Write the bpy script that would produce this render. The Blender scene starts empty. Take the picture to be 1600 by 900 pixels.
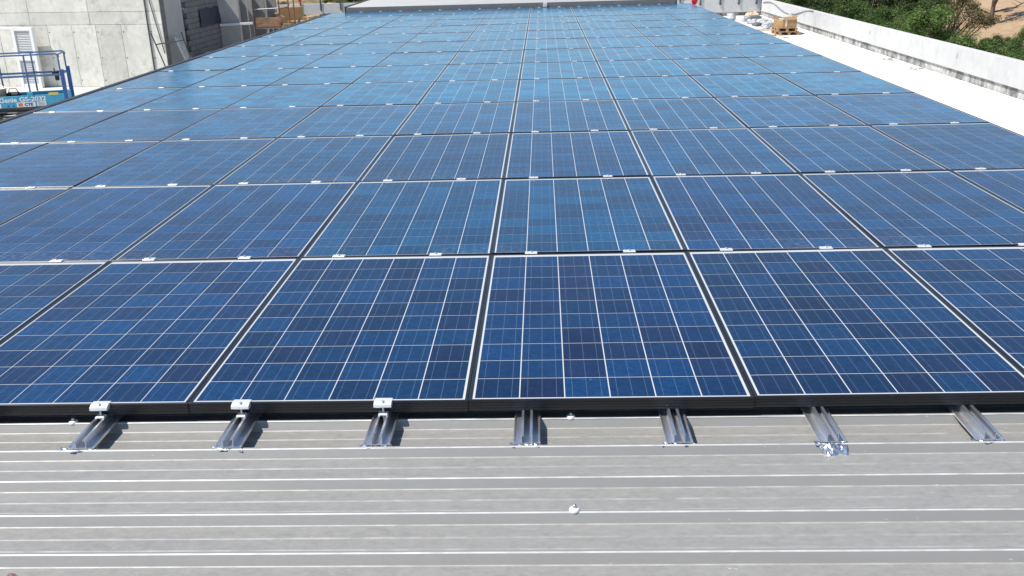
import bpy, math, random
import numpy as np
from mathutils import Vector, Matrix

random.seed(7)
rng = np.random.default_rng(7)
R = math.radians
S = bpy.context.scene
COL = S.collection

# ------------------------------------------------------------------ camera
cam_d = bpy.data.cameras.new('camera')
cam = bpy.data.objects.new('camera', cam_d)
COL.objects.link(cam)
cam.location = (0.2793, -2.9783, 1.4923)
cam.rotation_euler = (1.22408, 0.026908, 0.028782)
cam_d.sensor_width = 36.0
cam_d.lens = 36.0 * 1485.2 / 1600.0
cam_d.clip_start = 0.05
cam_d.clip_end = 4000
S.camera = cam

# ------------------------------------------------------------------ sky and sun
SUN = Vector((-0.52, -0.17, 0.84)).normalized()      # towards the sun
world = bpy.data.worlds.new('World')
S.world = world
world.use_nodes = True
wn = world.node_tree
wn.nodes.clear()
sky = wn.nodes.new('ShaderNodeTexSky')
sky.sky_type = 'NISHITA'
sky.sun_disc = False
sky.sun_elevation = math.asin(SUN.z)
sky.sun_rotation = math.atan2(SUN.x, SUN.y)
sky.altitude = 300
sky.air_density = 0.9
sky.dust_density = 0.0
sky.ozone_density = 1.4
bg = wn.nodes.new('ShaderNodeBackground')
bg.inputs['Strength'].default_value = 0.11
wo = wn.nodes.new('ShaderNodeOutputWorld')
wn.links.new(sky.outputs[0], bg.inputs[0])
wn.links.new(bg.outputs[0], wo.inputs[0])

sun_d = bpy.data.lights.new('sun', 'SUN')
sun_d.energy = 4.4
sun_d.angle = R(0.53)
sun_d.color = (1.0, 0.95, 0.87)
sun = bpy.data.objects.new('sun', sun_d)
COL.objects.link(sun)
sun.rotation_euler = SUN.to_track_quat('Z', 'Y').to_euler()
sun.location = (0, 0, 30)

S.view_settings.view_transform = 'Standard'
S.view_settings.look = 'None'
S.view_settings.gamma = 1.0
S.view_settings.exposure = 0.40
S.view_settings.use_curve_mapping = False


# ------------------------------------------------------------------ helpers
def tag(o, label=None, cat=None, group=None, kind=None):
    if label: o['label'] = label
    if cat: o['category'] = cat
    if group: o['group'] = group
    if kind: o['kind'] = kind
    return o


def empty(name, loc=(0, 0, 0), rz=0.0, parent=None):
    o = bpy.data.objects.new(name, None)
    COL.objects.link(o)
    o.empty_display_size = 0.1
    o.location = loc
    o.rotation_euler = (0, 0, rz)
    o.parent = parent
    return o


def link(name, me, parent=None, loc=None, rot=None):
    o = bpy.data.objects.new(name, me)
    COL.objects.link(o)
    o.parent = parent
    if loc is not None: o.location = loc
    if rot is not None: o.rotation_euler = rot
    return o


class MB:
    """collects faces, then links them as one mesh object"""
    def __init__(self):
        self.v, self.f, self.sm = [], [], []

    def add(self, vs, fs, smooth=False):
        b = len(self.v)
        self.v += [tuple(p) for p in vs]
        self.f += [tuple(i + b for i in q) for q in fs]
        self.sm += [smooth] * len(fs)
        return self

    def box(self, c, s, rz=0.0, M=None, bev=0.0):
        hx, hy, hz = s[0] / 2, s[1] / 2, s[2] / 2
        if bev > 0:
            b = min(bev, hx * .9, hy * .9, hz * .9)
            vs = []
            for sx in (-1, 1):
                for sy in (-1, 1):
                    for sz in (-1, 1):
                        vs += [(sx * (hx - b), sy * (hy - b), sz * hz), (sx * (hx - b), sy * hy, sz * (hz - b)), (sx * hx, sy * (hy - b), sz * (hz - b))]
            def ix(sx, sy, sz, k): return (((sx > 0) * 4 + (sy > 0) * 2 + (sz > 0)) * 3 + k)
            fs = []
            for s_ in (-1, 1):
                fs.append([ix(-1, -1, s_, 0), ix(1, -1, s_, 0), ix(1, 1, s_, 0), ix(-1, 1, s_, 0)][::s_])
                fs.append([ix(-1, s_, -1, 1), ix(1, s_, -1, 1), ix(1, s_, 1, 1), ix(-1, s_, 1, 1)][::-s_])
                fs.append([ix(s_, -1, -1, 2), ix(s_, 1, -1, 2), ix(s_, 1, 1, 2), ix(s_, -1, 1, 2)][::s_])
            for a in (-1, 1):
                for d in (-1, 1):
                    fs.append([ix(-1, a, d, 0), ix(1, a, d, 0), ix(1, a, d, 1), ix(-1, a, d, 1)])
                    fs.append([ix(a, -1, d, 0), ix(a, 1, d, 0), ix(a, 1, d, 2), ix(a, -1, d, 2)])
                    fs.append([ix(a, d, -1, 1), ix(a, d, 1, 1), ix(a, d, 1, 2), ix(a, d, -1, 2)])
                    for e in (-1, 1):
                        fs.append([ix(a, d, e, 0), ix(a, d, e, 1), ix(a, d, e, 2)])
        else:
            vs = [(x, y, z) for x in (-hx, hx) for y in (-hy, hy) for z in (-hz, hz)]
            fs = [(0, 1, 3, 2), (4, 6, 7, 5), (0, 4, 5, 1), (2, 3, 7, 6), (0, 2, 6, 4), (1, 5, 7, 3)]
        T = Matrix.Translation(c) @ (M.to_4x4() if M is not None else Matrix.Rotation(rz, 4, 'Z'))
        return self.add([T @ Vector(p) for p in vs], fs)

    def tube(self, pts, r, n=8, cap=True, r1=None):
        pts = [Vector(p) for p in pts]
        rings = []
        up = None
        for i, p in enumerate(pts):
            t = (pts[min(i + 1, len(pts) - 1)] - pts[max(i - 1, 0)]).normalized()
            if up is None:
                up = Vector((0, 0, 1)) if abs(t.z) < .9 else Vector((1, 0, 0))
            a = t.cross(up).normalized(); b = a.cross(t).normalized(); up = b
            rr = r if r1 is None else r + (r1 - r) * i / (len(pts) - 1)
            rings.append([p + a * (rr * math.cos(2 * math.pi * k / n)) + b * (rr * math.sin(2 * math.pi * k / n)) for k in range(n)])
        vs = [q for ring in rings for q in ring]
        fs = []
        for i in range(len(pts) - 1):
            for k in range(n):
                fs.append((i * n + k, i * n + (k + 1) % n, (i + 1) * n + (k + 1) % n, (i + 1) * n + k))
        self.add(vs, fs, True)
        if cap:
            self.add(rings[0], [tuple(range(n))[::-1]])
            self.add(rings[-1], [tuple(range(n))])
        return self

    def lathe(self, prof, c=(0, 0, 0), n=16):
        vs, fs = [], []
        for (r, z) in prof:
            for k in range(n):
                a = 2 * math.pi * k / n
                vs.append((c[0] + r * math.cos(a), c[1] + r * math.sin(a), c[2] + z))
        for i in range(len(prof) - 1):
            for k in range(n):
                fs.append((i * n + k, i * n + (k + 1) % n, (i + 1) * n + (k + 1) % n, (i + 1) * n + k))
        return self.add(vs, fs, True)

    def prism(self, prof, axis, a, b, closed=True):
        """extrude a profile (list of 2D points) along 'x' or 'y' from a to b"""
        n = len(prof)
        if axis == 'x':
            vs = [(a, p[0], p[1]) for p in prof] + [(b, p[0], p[1]) for p in prof]
        else:
            vs = [(p[0], a, p[1]) for p in prof] + [(p[0], b, p[1]) for p in prof]
        m = n if closed else n - 1
        fs = [(i, (i + 1) % n, n + (i + 1) % n, n + i) for i in range(m)]
        if closed: fs += [tuple(range(n))[::-1], tuple(range(n, 2 * n))]
        return self.add(vs, fs)

    def mesh(self, name, mat):
        me = bpy.data.meshes.new(name)
        me.from_pydata(self.v, [], self.f)
        if mat: me.materials.append(mat)
        if any(self.sm):
            me.polygons.foreach_set('use_smooth', self.sm)
        me.validate(); me.update()
        import bmesh
        bm = bmesh.new(); bm.from_mesh(me)
        bmesh.ops.recalc_face_normals(bm, faces=bm.faces)
        bm.to_mesh(me); bm.free()
        return me

    def build(self, name, mat, parent=None, loc=None, rot=None):
        return link(name, self.mesh(name, mat), parent, loc, rot)


def copy_tree(o, parent=None):
    c = o.copy()
    COL.objects.link(c)
    c.parent = parent
    for ch in o.children:
        copy_tree(ch, c)
    return c


ORD = ['first', 'second', 'third', 'fourth', 'fifth', 'sixth', 'seventh', 'eighth', 'ninth', 'tenth', 'eleventh', 'twelfth', 'thirteenth']


# ------------------------------------------------------------------ materials
class NT:
    def __init__(self, name):
        self.m = bpy.data.materials.new(name)
        self.m.use_nodes = True
        self.t = self.m.node_tree
        self.t.nodes.clear()
        self.out = self.t.nodes.new('ShaderNodeOutputMaterial')
        self.p = self.n('ShaderNodeBsdfPrincipled')
        self.l(self.p.outputs[0], self.out.inputs['Surface'])

    def n(self, kind, **kw):
        x = self.t.nodes.new(kind)
        for k, v in kw.items(): setattr(x, k, v)
        return x

    def l(self, a, b): self.t.links.new(a, b)

    def val(self, sock, v):
        if isinstance(v, (int, float)): sock.default_value = v
        elif isinstance(v, (tuple, list)):
            sock.default_value = tuple(v) + ((1,) if len(v) == 3 and sock.type == 'RGBA' else ())
        else: self.l(v, sock)

    def math(self, op, a, b=None, c=None, clamp=False):
        x = self.n('ShaderNodeMath', operation=op, use_clamp=clamp)
        self.val(x.inputs[0], a)
        if b is not None: self.val(x.inputs[1], b)
        if c is not None: self.val(x.inputs[2], c)
        return x.outputs[0]

    def mix(self, f, a, b, blend='MIX'):
        x = self.n('ShaderNodeMix', data_type='RGBA', blend_type=blend)
        self.val(x.inputs['Factor'], f)
        self.val(x.inputs[6], a)
        self.val(x.inputs[7], b)
        return x.outputs[2]

    def noise(self, co, scale, detail=4, rough=.55, stretch=None):
        x = self.n('ShaderNodeTexNoise')
        if stretch:
            mp = self.n('ShaderNodeMapping')
            mp.inputs['Scale'].default_value = stretch
            self.l(co, mp.inputs[0]); co = mp.outputs[0]
        self.l(co, x.inputs['Vector'])
        x.inputs['Scale'].default_value = scale
        x.inputs['Detail'].default_value = detail
        x.inputs['Roughness'].default_value = rough
        return x.outputs['Fac']

    def ramp(self, f, a, b, lo=0., hi=1.):
        x = self.n('ShaderNodeMapRange')
        x.clamp = True
        self.val(x.inputs['Value'], f)
        x.inputs['From Min'].default_value = a
        x.inputs['From Max'].default_value = b
        x.inputs['To Min'].default_value = lo
        x.inputs['To Max'].default_value = hi
        return x.outputs[0]

    def pos(self): return self.n('ShaderNodeNewGeometry').outputs['Position']
    def obj(self): return self.n('ShaderNodeTexCoord').outputs['Object']

    def bump(self, h, strength=.3, dist=.01):
        b = self.n('ShaderNodeBump')
        b.inputs['Strength'].default_value = strength
        b.inputs['Distance'].default_value = dist
        self.l(h, b.inputs['Height'])
        self.l(b.outputs[0], self.p.inputs['Normal'])

    def set(self, **kw):
        for k, v in kw.items():
            self.val(self.p.inputs[k.replace('_', ' ')], v)
        return self


def simple(name, col, rough=.6, metal=0., var=.15, scale=8., bump=0., spec=.5):
    t = NT(name)
    co = t.obj()
    f = t.noise(co, scale, 5)
    c2 = tuple(c * (1 - var) for c in col); c1 = tuple(min(1, c * (1 + var)) for c in col)
    t.set(Base_Color=t.mix(t.ramp(f, .3, .7), c2, c1), Roughness=rough, Metallic=metal, Specular_IOR_Level=spec)
    if bump: t.bump(f, bump, .01)
    return t.m


def dust_mask(t):
    """dried splash marks near the lower edges of some panels"""
    pos = t.pos()
    sx = t.n('ShaderNodeSeparateXYZ'); t.l(pos, sx.inputs[0])
    fr = t.math('FRACT', t.math('MULTIPLY', sx.outputs['Y'], 1 / 1.67))
    edge = t.math('ADD', t.ramp(fr, .22, .02), t.ramp(fr, .95, .99))
    big = t.ramp(t.noise(pos, 1.1, 3), .45, .56)
    fine = t.ramp(t.noise(pos, 30, 5, .75, (1, 2.0, 1)), .52, .66)
    rows = t.math('MULTIPLY', t.ramp(sx.outputs['Y'], 1.5, 1.7), t.ramp(sx.outputs['Y'], 6.2, 5.2))
    film = t.math('MULTIPLY', t.ramp(t.noise(pos, 3.0, 5, .65), .35, .75), .010)
    m = t.math('MULTIPLY', t.math('MULTIPLY', edge, big), t.math('MULTIPLY', fine, rows))
    speck = t.math('MULTIPLY', t.ramp(t.noise(pos, 38, 2), .775, .80), .35)
    return t.math('ADD', t.math('ADD', t.math('MULTIPLY', m, .38), speck), film, clamp=True), pos


def mat_cell():
    t = NT('solar_cell')
    oi = t.n('ShaderNodeObjectInfo')
    geo = t.n('ShaderNodeNewGeometry')
    cmb = t.n('ShaderNodeCombineXYZ')
    t.l(oi.outputs['Random'], cmb.inputs[0]); t.l(geo.outputs['Random Per Island'], cmb.inputs[1])
    wn_ = t.n('ShaderNodeTexWhiteNoise', noise_dimensions='3D'); t.l(cmb.outputs[0], wn_.inputs['Vector'])
    sep = t.n('ShaderNodeSeparateColor'); t.l(wn_.outputs['Color'], sep.inputs[0])
    base = t.mix(t.ramp(sep.outputs[0], 0, 1, .1, .9), (.0012, .0150, .058), (.0008, .038, .134))
    base = t.mix(t.math('MULTIPLY', t.math('GREATER_THAN', sep.outputs[1], .80), .55), base, (.007, .011, .046))
    base = t.mix(1.0, base, oi.outputs['Color'], 'MULTIPLY')
    # crystal grain
    vor = t.n('ShaderNodeTexVoronoi'); vor.inputs['Scale'].default_value = 70
    t.l(t.pos(), vor.inputs['Vector'])
    sg = t.n('ShaderNodeSeparateColor'); t.l(vor.outputs['Color'], sg.inputs[0])
    g = t.ramp(sg.outputs[0], 0, 1, .78, 1.22)
    hs = t.n('ShaderNodeHueSaturation'); t.val(hs.inputs['Value'], g); t.l(base, hs.inputs['Color'])
    base = hs.outputs[0]
    # three soldered ribbons
    uv = t.n('ShaderNodeUVMap')
    su = t.n('ShaderNodeSeparateXYZ'); t.l(uv.outputs[0], su.inputs[0])
    fr = t.math('FRACT', t.math('MULTIPLY', su.outputs['X'], 3.0))
    d = t.math('ABSOLUTE', t.math('SUBTRACT', fr, .5))
    rib = t.math('LESS_THAN', d, .012)
    base = t.mix(t.math('MULTIPLY', rib, .50), base, (.22, .28, .40))
    dm, pos = dust_mask(t)
    base = t.mix(dm, base, (.50, .50, .49))
    t.set(Base_Color=base, Roughness=.45, Specular_IOR_Level=.04, Coat_Weight=1.0, Coat_IOR=1.34,
          Coat_Roughness=t.ramp(t.noise(pos, 2.0, 3), .3, .7, .17, .22))
    return t.m


def mat_laminate():
    t = NT('white_backsheet_under_glass')
    dm, pos = dust_mask(t)
    t.set(Base_Color=t.mix(dm, (.58, .60, .62), (.6, .6, .58)), Roughness=.5, Coat_Weight=1.0, Coat_IOR=1.36, Coat_Roughness=.19, Specular_IOR_Level=.2)
    return t.m


def mat_roof():
    t = NT('galvanised_roof_sheet')
    pos = t.pos()
    a = t.noise(pos, 3.2, 6, .7, (.35, 2.2, 1))
    b = t.noise(pos, 48, 6, .80, (.6, 1.2, 1))
    c = t.noise(pos, 150, 3, .6, (.12, 1.5, 1))
    nz = t.n('ShaderNodeSeparateXYZ'); t.l(t.n('ShaderNodeNewGeometry').outputs['True Normal'], nz.inputs[0])
    ps = t.n('ShaderNodeSeparateXYZ'); t.l(pos, ps.inputs[0])
    flat = t.math('MULTIPLY', t.ramp(nz.outputs['Z'], .9, .99), t.ramp(ps.outputs['Z'], RZ - .010, RZ - .016))   # settled dust lies in the pans only
    col = t.mix(t.ramp(a, .3, .7), (.272, .266, .252), (.305, .298, .282))
    col = t.mix(t.ramp(c, .35, .75, 0, .16), col, (.240, .235, .222))
    dust = t.math('MULTIPLY', flat, t.ramp(b, .36, .66))
    col = t.mix(t.math('MULTIPLY', dust, .55), col, (.375, .368, .338))
    grime = t.math('MULTIPLY', flat, t.ramp(t.noise(pos, 17, 6, .80, (.7, 1.8, 1)), .48, .66))
    col = t.mix(t.math('MULTIPLY', grime, .34), col, (.190, .185, .172))
    # drill swarf and sealant smears
    w = t.ramp(t.noise(pos, 60, 4, .7, (.7, 1.6, 1)), .66, .72)
    w = t.math('MULTIPLY', w, t.ramp(t.noise(pos, 3.1, 2), .54, .64))
    col = t.mix(t.math('MULTIPLY', w, .8), col, (.80, .81, .81))
    t.set(Base_Color=col, Metallic=.10, Roughness=t.ramp(b, .3, .7, .36, .48), Specular_IOR_Level=.45)
    t.bump(t.noise(pos, 5, 4, .6, (.2, 1, 1)), .05, .02)
    return t.m


def mat_concrete(name, lo, hi, scale=1.2, streak=True, stain=None, sbias=(.5, .7)):
    t = NT(name)
    pos = t.pos()
    a = t.noise(pos, scale, 6, .65)
    b = t.noise(pos, scale * 9, 5, .6)
    col = t.mix(t.ramp(a, .3, .7), lo, hi)
    col = t.mix(t.ramp(b, .35, .7, 0, .35), col, tuple(x * .8 for x in lo))
    if streak:
        s = t.ramp(t.noise(pos, 2.2, 5, .7, (1.6, 1.6, .22)), .52, .72, 0, .45)
        col = t.mix(s, col, tuple(x * .76 for x in lo))
    if stain:
        s = t.ramp(t.noise(pos, 2.6, 6, .72, (1, 1, .9)), sbias[0], sbias[1], 0, .92 if sum(stain) < 1 else .7)
        col = t.mix(s, col, stain)
    hs = t.n('ShaderNodeHueSaturation')
    oi = t.n('ShaderNodeObjectInfo')
    t.val(hs.inputs['Value'], t.ramp(oi.outputs['Random'], 0, 1, .86 if streak else .95, 1.06 if streak else 1.02)); t.l(col, hs.inputs['Color'])
    t.set(Base_Color=hs.outputs[0], Roughness=.9, Specular_IOR_Level=.25)
    t.bump(b, .25, .01)
    return t.m


def mat_leaf(name, a, b):
    t = NT(name)
    geo = t.n('ShaderNodeNewGeometry')
    r = geo.outputs['Random Per Island']
    big = t.noise(t.pos(), .55, 3)
    col = t.mix(r, a, b)
    col = t.mix(t.ramp(big, .35, .7, 0, .5), col, tuple(x * 1.35 for x in b))
    t.set(Base_Color=col, Roughness=.55, Specular_IOR_Level=.3)
    tr = t.n('ShaderNodeBsdfTranslucent'); t.l(col, tr.inputs[0])
    mx = t.n('ShaderNodeMixShader'); mx.inputs[0].default_value = .38
    t.l(t.p.outputs[0], mx.inputs[1]); t.l(tr.outputs[0], mx.inputs[2]); t.l(mx.outputs[0], t.out.inputs[0])
    return t.m


def mat_ground():
    t = NT('dry_earth')
    pos = t.pos()
    a = t.noise(pos, .10, 6, .65)
    b = t.noise(pos, 1.3, 6, .7)
    col = t.mix(t.ramp(a, .35, .65), (.36, .25, .155), (.46, .34, .22))
    col = t.mix(t.ramp(b, .42, .7, 0, .6), col, (.25, .155, .09))
    g = t.ramp(t.noise(pos, .05, 5, .7), .50, .60)
    sx = t.n('ShaderNodeSeparateXYZ'); t.l(pos, sx.inputs[0])
    far = t.ramp(sx.outputs['Y'], 85, 130)
    col = t.mix(t.math('MULTIPLY', t.math('MULTIPLY', g, far), t.ramp(b, .3, .6, .4, 1)), col, (.07, .09, .035))
    t.set(Base_Color=col, Roughness=.95, Specular_IOR_Level=.1)
    t.bump(b, .6, .15)
    return t.m


RZ = -0.078          # rib tops of the metal roof
PZ = RZ - 0.028      # its pans
M = {}
M['cell'] = mat_cell()
M['lam'] = mat_laminate()
M['roof'] = mat_roof()
M['fold'] = simple('highlight_zinc_fold', (.55, .545, .53), .5, .15, .22, 14)  # lighter colour paints the sun highlight along the upper rib folds
M['fold2'] = simple('soft_highlight_zinc_fold', (.40, .395, .38), .5, .15, .22, 14)  # weaker painted highlight for the fold at the rib foot
M['fold3'] = simple('faint_highlight_zinc_bead', (.36, .355, .34), .5, .15, .22, 14)  # pale tone paints a faint highlight line on the pan beads
M['roof2'] = simple('pale_roof_sheet', (.44, .44, .43), .5, .1, .05, 2)
M['trim'] = simple('grey_trim', (.24, .235, .23), .5, .2, .08, 3)
M['darktrim'] = simple('dark_edge_trim', (.055, .055, .06), .5, .2, .15, 4)
def mat_frame():
    t = NT('black_anodised_frame')
    co = t.pos()
    f = t.noise(co, 5, 5, .6, (.4, 1, 3))
    s = t.ramp(t.noise(co, 60, 3), .72, .76, 0, .35)
    col = t.mix(t.ramp(f, .3, .7), (.010, .010, .012), (.020, .020, .023))
    col = t.mix(s, col, (.25, .25, .25))
    t.set(Base_Color=col, Metallic=.0, Roughness=.27, Specular_IOR_Level=.6)
    return t.m
M['frame'] = mat_frame()
M['alu'] = simple('bright_aluminium', (.80, .81, .83), .30, .92, .05, 20)
M['clamp'] = simple('mill_aluminium_clamp', (.88, .88, .88), .38, .45, .04, 30)
M['steel'] = simple('zinc_steel', (.62, .62, .63), .38, .9, .15, 40)
M['foil'] = simple('crumpled_foil', (.72, .74, .78), .30, 1.0, .08, 30)
M['cap'] = simple('white_rubber_cap', (.75, .75, .73), .5, 0, .08, 20)
M['deck'] = mat_concrete('white_roof_screed', (.74, .73, .70), (.82, .81, .78), .8, False)
M['yard'] = mat_concrete('pale_yard_concrete', (.56, .55, .51), (.68, .67, .62), .7, False)
M['parapet'] = mat_concrete('white_parapet', (.56, .56, .55), (.63, .63, .62), .5, False, (.46, .46, .445), (.50, .75))
M['stained'] = mat_concrete('stained_upstand', (.50, .50, .48), (.66, .65, .62), 1.6, False, (.13, .13, .13), (.40, .60))
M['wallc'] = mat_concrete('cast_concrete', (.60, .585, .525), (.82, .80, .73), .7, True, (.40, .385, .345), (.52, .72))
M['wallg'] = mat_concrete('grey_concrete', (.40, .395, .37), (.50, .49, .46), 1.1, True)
M['block'] = mat_concrete('concrete_block', (.15, .15, .148), (.21, .208, .20), 2.5, False)
M['joint'] = simple('grey_mortar', (.14, .138, .13), .9, 0, .2, 6)
M['shed'] = simple('grey_cladding', (.40, .40, .39), .6, .1, .08, 2)
M['bluepaint'] = simple('light_blue_paint', (.05, .36, .54), .4, 0, .12, 5)
M['navy'] = simple('navy_blue_rail', (.03, .10, .32), .4, 0, .15, 8)
M['steelblue'] = simple('grey_blue_rail', (.075, .15, .29), .4, 0, .15, 8)
M['darkmetal'] = simple('dark_grey_steel', (.10, .10, .10), .55, .3, .2, 6)
M['black'] = simple('black_rubber', (.015, .015, .015), .6, 0, .2, 6)
M['whitep'] = simple('white_paint', (.80, .80, .79), .45, 0, .04, 4)
M['louvre'] = simple('pale_grey_louvre', (.66, .67, .68), .5, 0, .05, 4)
M['yellow'] = simple('yellow_decal', (.75, .55, .03), .5, 0, .08, 10)
M['orange'] = simple('orange_print', (.65, .22, .04), .6, 0, .1, 10)
M['inkblue'] = simple('blue_print', (.02, .04, .22), .6, 0, .1, 10)
M['card'] = simple('brown_cardboard', (.37, .235, .11), .85, 0, .12, 5)
M['tape'] = simple('clear_parcel_tape', (.66, .60, .48), .35, 0, .1, 8)
M['wood'] = simple('pallet_wood', (.42, .27, .14), .85, 0, .3, 9)
M['palewood'] = simple('pale_plank_wood', (.62, .48, .32), .85, 0, .2, 6)
M['rustboard'] = simple('rusty_brown_board', (.34, .20, .12), .85, 0, .3, 5)
M['rust'] = simple('rusty_tube', (.22, .10, .065), .7, .2, .35, 9)
M['tubegrey'] = simple('galvanised_tube', (.52, .51, .49), .5, .5, .15, 9)
M['tarp'] = simple('grey_plastic_sheet', (.20, .205, .21), .5, 0, .25, 4)
M['bluetarp'] = simple('dark_blue_tarpaulin', (.022, .030, .050), .6, 0, .3, 4)
M['red'] = simple('red_plastic', (.62, .02, .03), .4, 0, .1, 9)
M['bag'] = simple('white_plastic_sack', (.52, .53, .54), .5, 0, .25, 5, .3)
M['bagg'] = simple('grey_plastic_sack', (.16, .165, .17), .5, 0, .3, 5, .3)
M['cable'] = simple('grey_rubber_hose', (.24, .24, .24), .6, 0, .1, 9)
M['bucket'] = simple('cream_plastic_bucket', (.62, .58, .46), .5, 0, .1, 6)
M['bark'] = simple('bark', (.13, .095, .065), .9, 0, .35, 9, .4)
M['leaf0'] = mat_leaf('green_leaves', (.045, .085, .020), (.120, .190, .050))
M['leaf1'] = mat_leaf('light_green_leaves', (.070, .125, .026), (.165, .245, .068))
M['leaf2'] = mat_leaf('dark_green_leaves', (.030, .056, .018), (.080, .120, .036))
M['leaf3'] = mat_leaf('dry_leaves', (.095, .085, .036), (.185, .165, .075))
M['ground'] = mat_ground()

# ================================================================== THE SETTING
DZ = -2.2          # white flat roof deck to the right
YZ = -3.0          # yard to the left
# terrain: one sheet out to the horizon
def terrain_z(x, y):
    z = -7.2 + 0.145 * np.clip(x - 14, 0, 60)
    z = z + 0.05 * np.clip(y - 75, 0, 200) * 0.25
    z = z + np.clip((np.hypot(x, y) - 250) / 900, 0, 1) * 40 * (0.6 + 0.4 * np.sin(x * .006 + 1) * np.cos(y * .005))
    z = z + 0.35 * np.sin(x * .31 + .4 * np.sin(y * .17)) * np.cos(y * .23) * (np.hypot(x, y) > 14)
    z = z + 4.75 * np.exp(-(((x - 15.2) / 1.9) ** 2 + ((y - 31.3) / 2.2) ** 2) ** 1.6)
    return z
def axis_vals(a0, a1, n):
    inner = np.linspace(a0, a1, n)
    out = np.geomspace(8, 1700, 26)
    return np.concatenate([a0 - out[::-1], inner, a1 + out])
gx = axis_vals(-60, 80, 176); gy = axis_vals(-30, 150, 226)
GX, GY = np.meshgrid(gx, gy)
GZ = terrain_z(GX, GY)
vs = np.stack([GX.ravel(), GY.ravel(), GZ.ravel()], 1)
nx, ny = len(gx), len(gy)
fs = [(j * nx + i, j * nx + i + 1, (j + 1) * nx + i + 1, (j + 1) * nx + i) for j in range(ny - 1) for i in range(nx - 1)]
me = bpy.data.meshes.new('ground'); me.from_pydata(vs.tolist(), [], fs); me.materials.append(M['ground'])
me.polygons.foreach_set('use_smooth', [True] * len(fs))
tag(link('ground', me), kind='structure')

b = MB(); b.box((3.16, 20.5, DZ - 2.55), (16.32, 53.6, 5.1)); tag(b.build('roof_deck', M['deck']), kind='structure')
b = MB(); b.box((-20.04, 20, YZ - 2.2), (30.0, 60, 4.4)); tag(b.build('yard', M['yard']), kind='structure')

# ================================================================== THE SHED WITH THE METAL ROOF
PITCH = 0.195
XL, XR = -5.10, 4.06
shed = empty('metal_roofed_shed', (0, 8, DZ))
tag(shed, 'low building with the grey ribbed metal roof that carries all the solar panels', 'building')
shed_off = Vector((0, -8, -DZ))
def bend(p0, p1, p2, r, n=4):
    """rounded fold at p1 between p0 and p2"""
    a = Vector(p1) + (Vector(p0) - Vector(p1)).normalized() * r
    c = Vector(p1) + (Vector(p2) - Vector(p1)).normalized() * r
    out = []
    for i in range(n + 1):
        u = i / n
        q = a * (1 - u) ** 2 + Vector(p1) * 2 * u * (1 - u) + c * u * u
        out.append((q.x, q.y))
    return out
def rib_points(y0, dz=0.0, dy=0.0):
    A, B_, C, D = (y0 + .033 + dy, PZ + dz), (y0 + .011 + dy, RZ + dz), (y0 - dy, RZ + dz), (y0 - .0220 - dy, PZ + dz)
    up, dn = (y0 + .09, PZ + dz), (y0 - .09, PZ + dz)
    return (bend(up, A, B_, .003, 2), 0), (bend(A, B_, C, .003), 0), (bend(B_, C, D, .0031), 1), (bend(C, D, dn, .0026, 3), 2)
def sheet_profile():
    """one roof sheet: five ribs; runs from y=0 towards the camera; also which strips get a painted highlight"""
    pr, mi = [], []
    def put(pts, m=0):
        for i, p in enumerate(pts):
            pr.append(p); mi.append(m if i < len(pts) - 1 else 0)
    for k in range(5):
        y0 = -k * PITCH
        for pts, m in rib_points(y0): put(pts, m)
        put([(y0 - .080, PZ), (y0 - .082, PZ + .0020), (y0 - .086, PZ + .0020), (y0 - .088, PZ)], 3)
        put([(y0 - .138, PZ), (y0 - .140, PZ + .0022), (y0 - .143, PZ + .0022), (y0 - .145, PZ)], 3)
    for pts, m in rib_points(-5 * PITCH, .0014, .0010)[:3]: put(pts, m)
    return pr, mi[:-1]
b = MB(); pr_, mi_ = sheet_profile(); b.prism(pr_, 'x', XL, XR, closed=False)
sheet_me = b.mesh('roof_sheet', M['roof'])
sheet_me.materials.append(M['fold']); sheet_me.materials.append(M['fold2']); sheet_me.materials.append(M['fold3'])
assert len(sheet_me.polygons) == len(mi_)
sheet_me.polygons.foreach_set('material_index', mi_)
for k in range(-5, 23):
    o = link('roof_sheet', sheet_me, shed, Vector((0, .01 + k * 5 * PITCH, 0)) + shed_off)
Y0, Y1 = .01 - 6 * 5 * PITCH + .05, 21.80
# far, slightly higher pale roof with its grey front flashing
b = MB()
yy = 21.86; pr = []
while yy < 43:
    pr += [(yy, .092), (yy + .15, .092), (yy + .165, .112), (yy + .185, .112)]; yy += .20
b.prism(pr, 'x', -4.66, 3.60, closed=False)
b.build('upper_roof_sheet', M['roof2'], shed, shed_off)
b = MB(); b.box((-.53, 21.835, .03), (8.26, .03, .16)); b.build('front_flashing', M['trim'], shed, shed_off)
b = MB(); b.box((-4.685, 32.4, .06), (.045, 21.1, .14)); b.build('edge_trim', M['darktrim'], shed, shed_off)
b = MB(); b.box((3.625, 32.4, .06), (.045, 21.1, .14)); b.build('edge_trim', M['trim'], shed, shed_off)
b = MB(); b.box((.36, 21.79, .055), (.10, .055, .10), bev=.006); b.build('flashing_joint_cap', M['cap'], shed, shed_off)
b = MB(); b.prism([(-5.105, -.02), (-5.055, -.02), (-5.055, -.10), (-5.045, -.10), (-5.045, -.012), (-5.115, -.012), (-5.115, -.26), (-5.105, -.26)], 'y', Y0, Y1)
b.build('edge_trim', M['darktrim'], shed, shed_off)
b = MB(); b.prism([(4.005, -.055), (4.066, -.055), (4.066, -.26), (4.074, -.26), (4.074, -.047), (4.005, -.047)], 'y', Y0, Y1)
b.build('edge_trim', M['shed'], shed, shed_off)
b = MB(); b.box((-5.03, 18.8, -1.66), (.12, 48.3, 2.66)); b.build('side_wall', M['shed'], shed, shed_off)
b = MB(); b.box((3.97, 18.8, -1.18), (.12, 48.3, 2.02)); b.build('side_wall', M['shed'], shed, shed_off)

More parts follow.
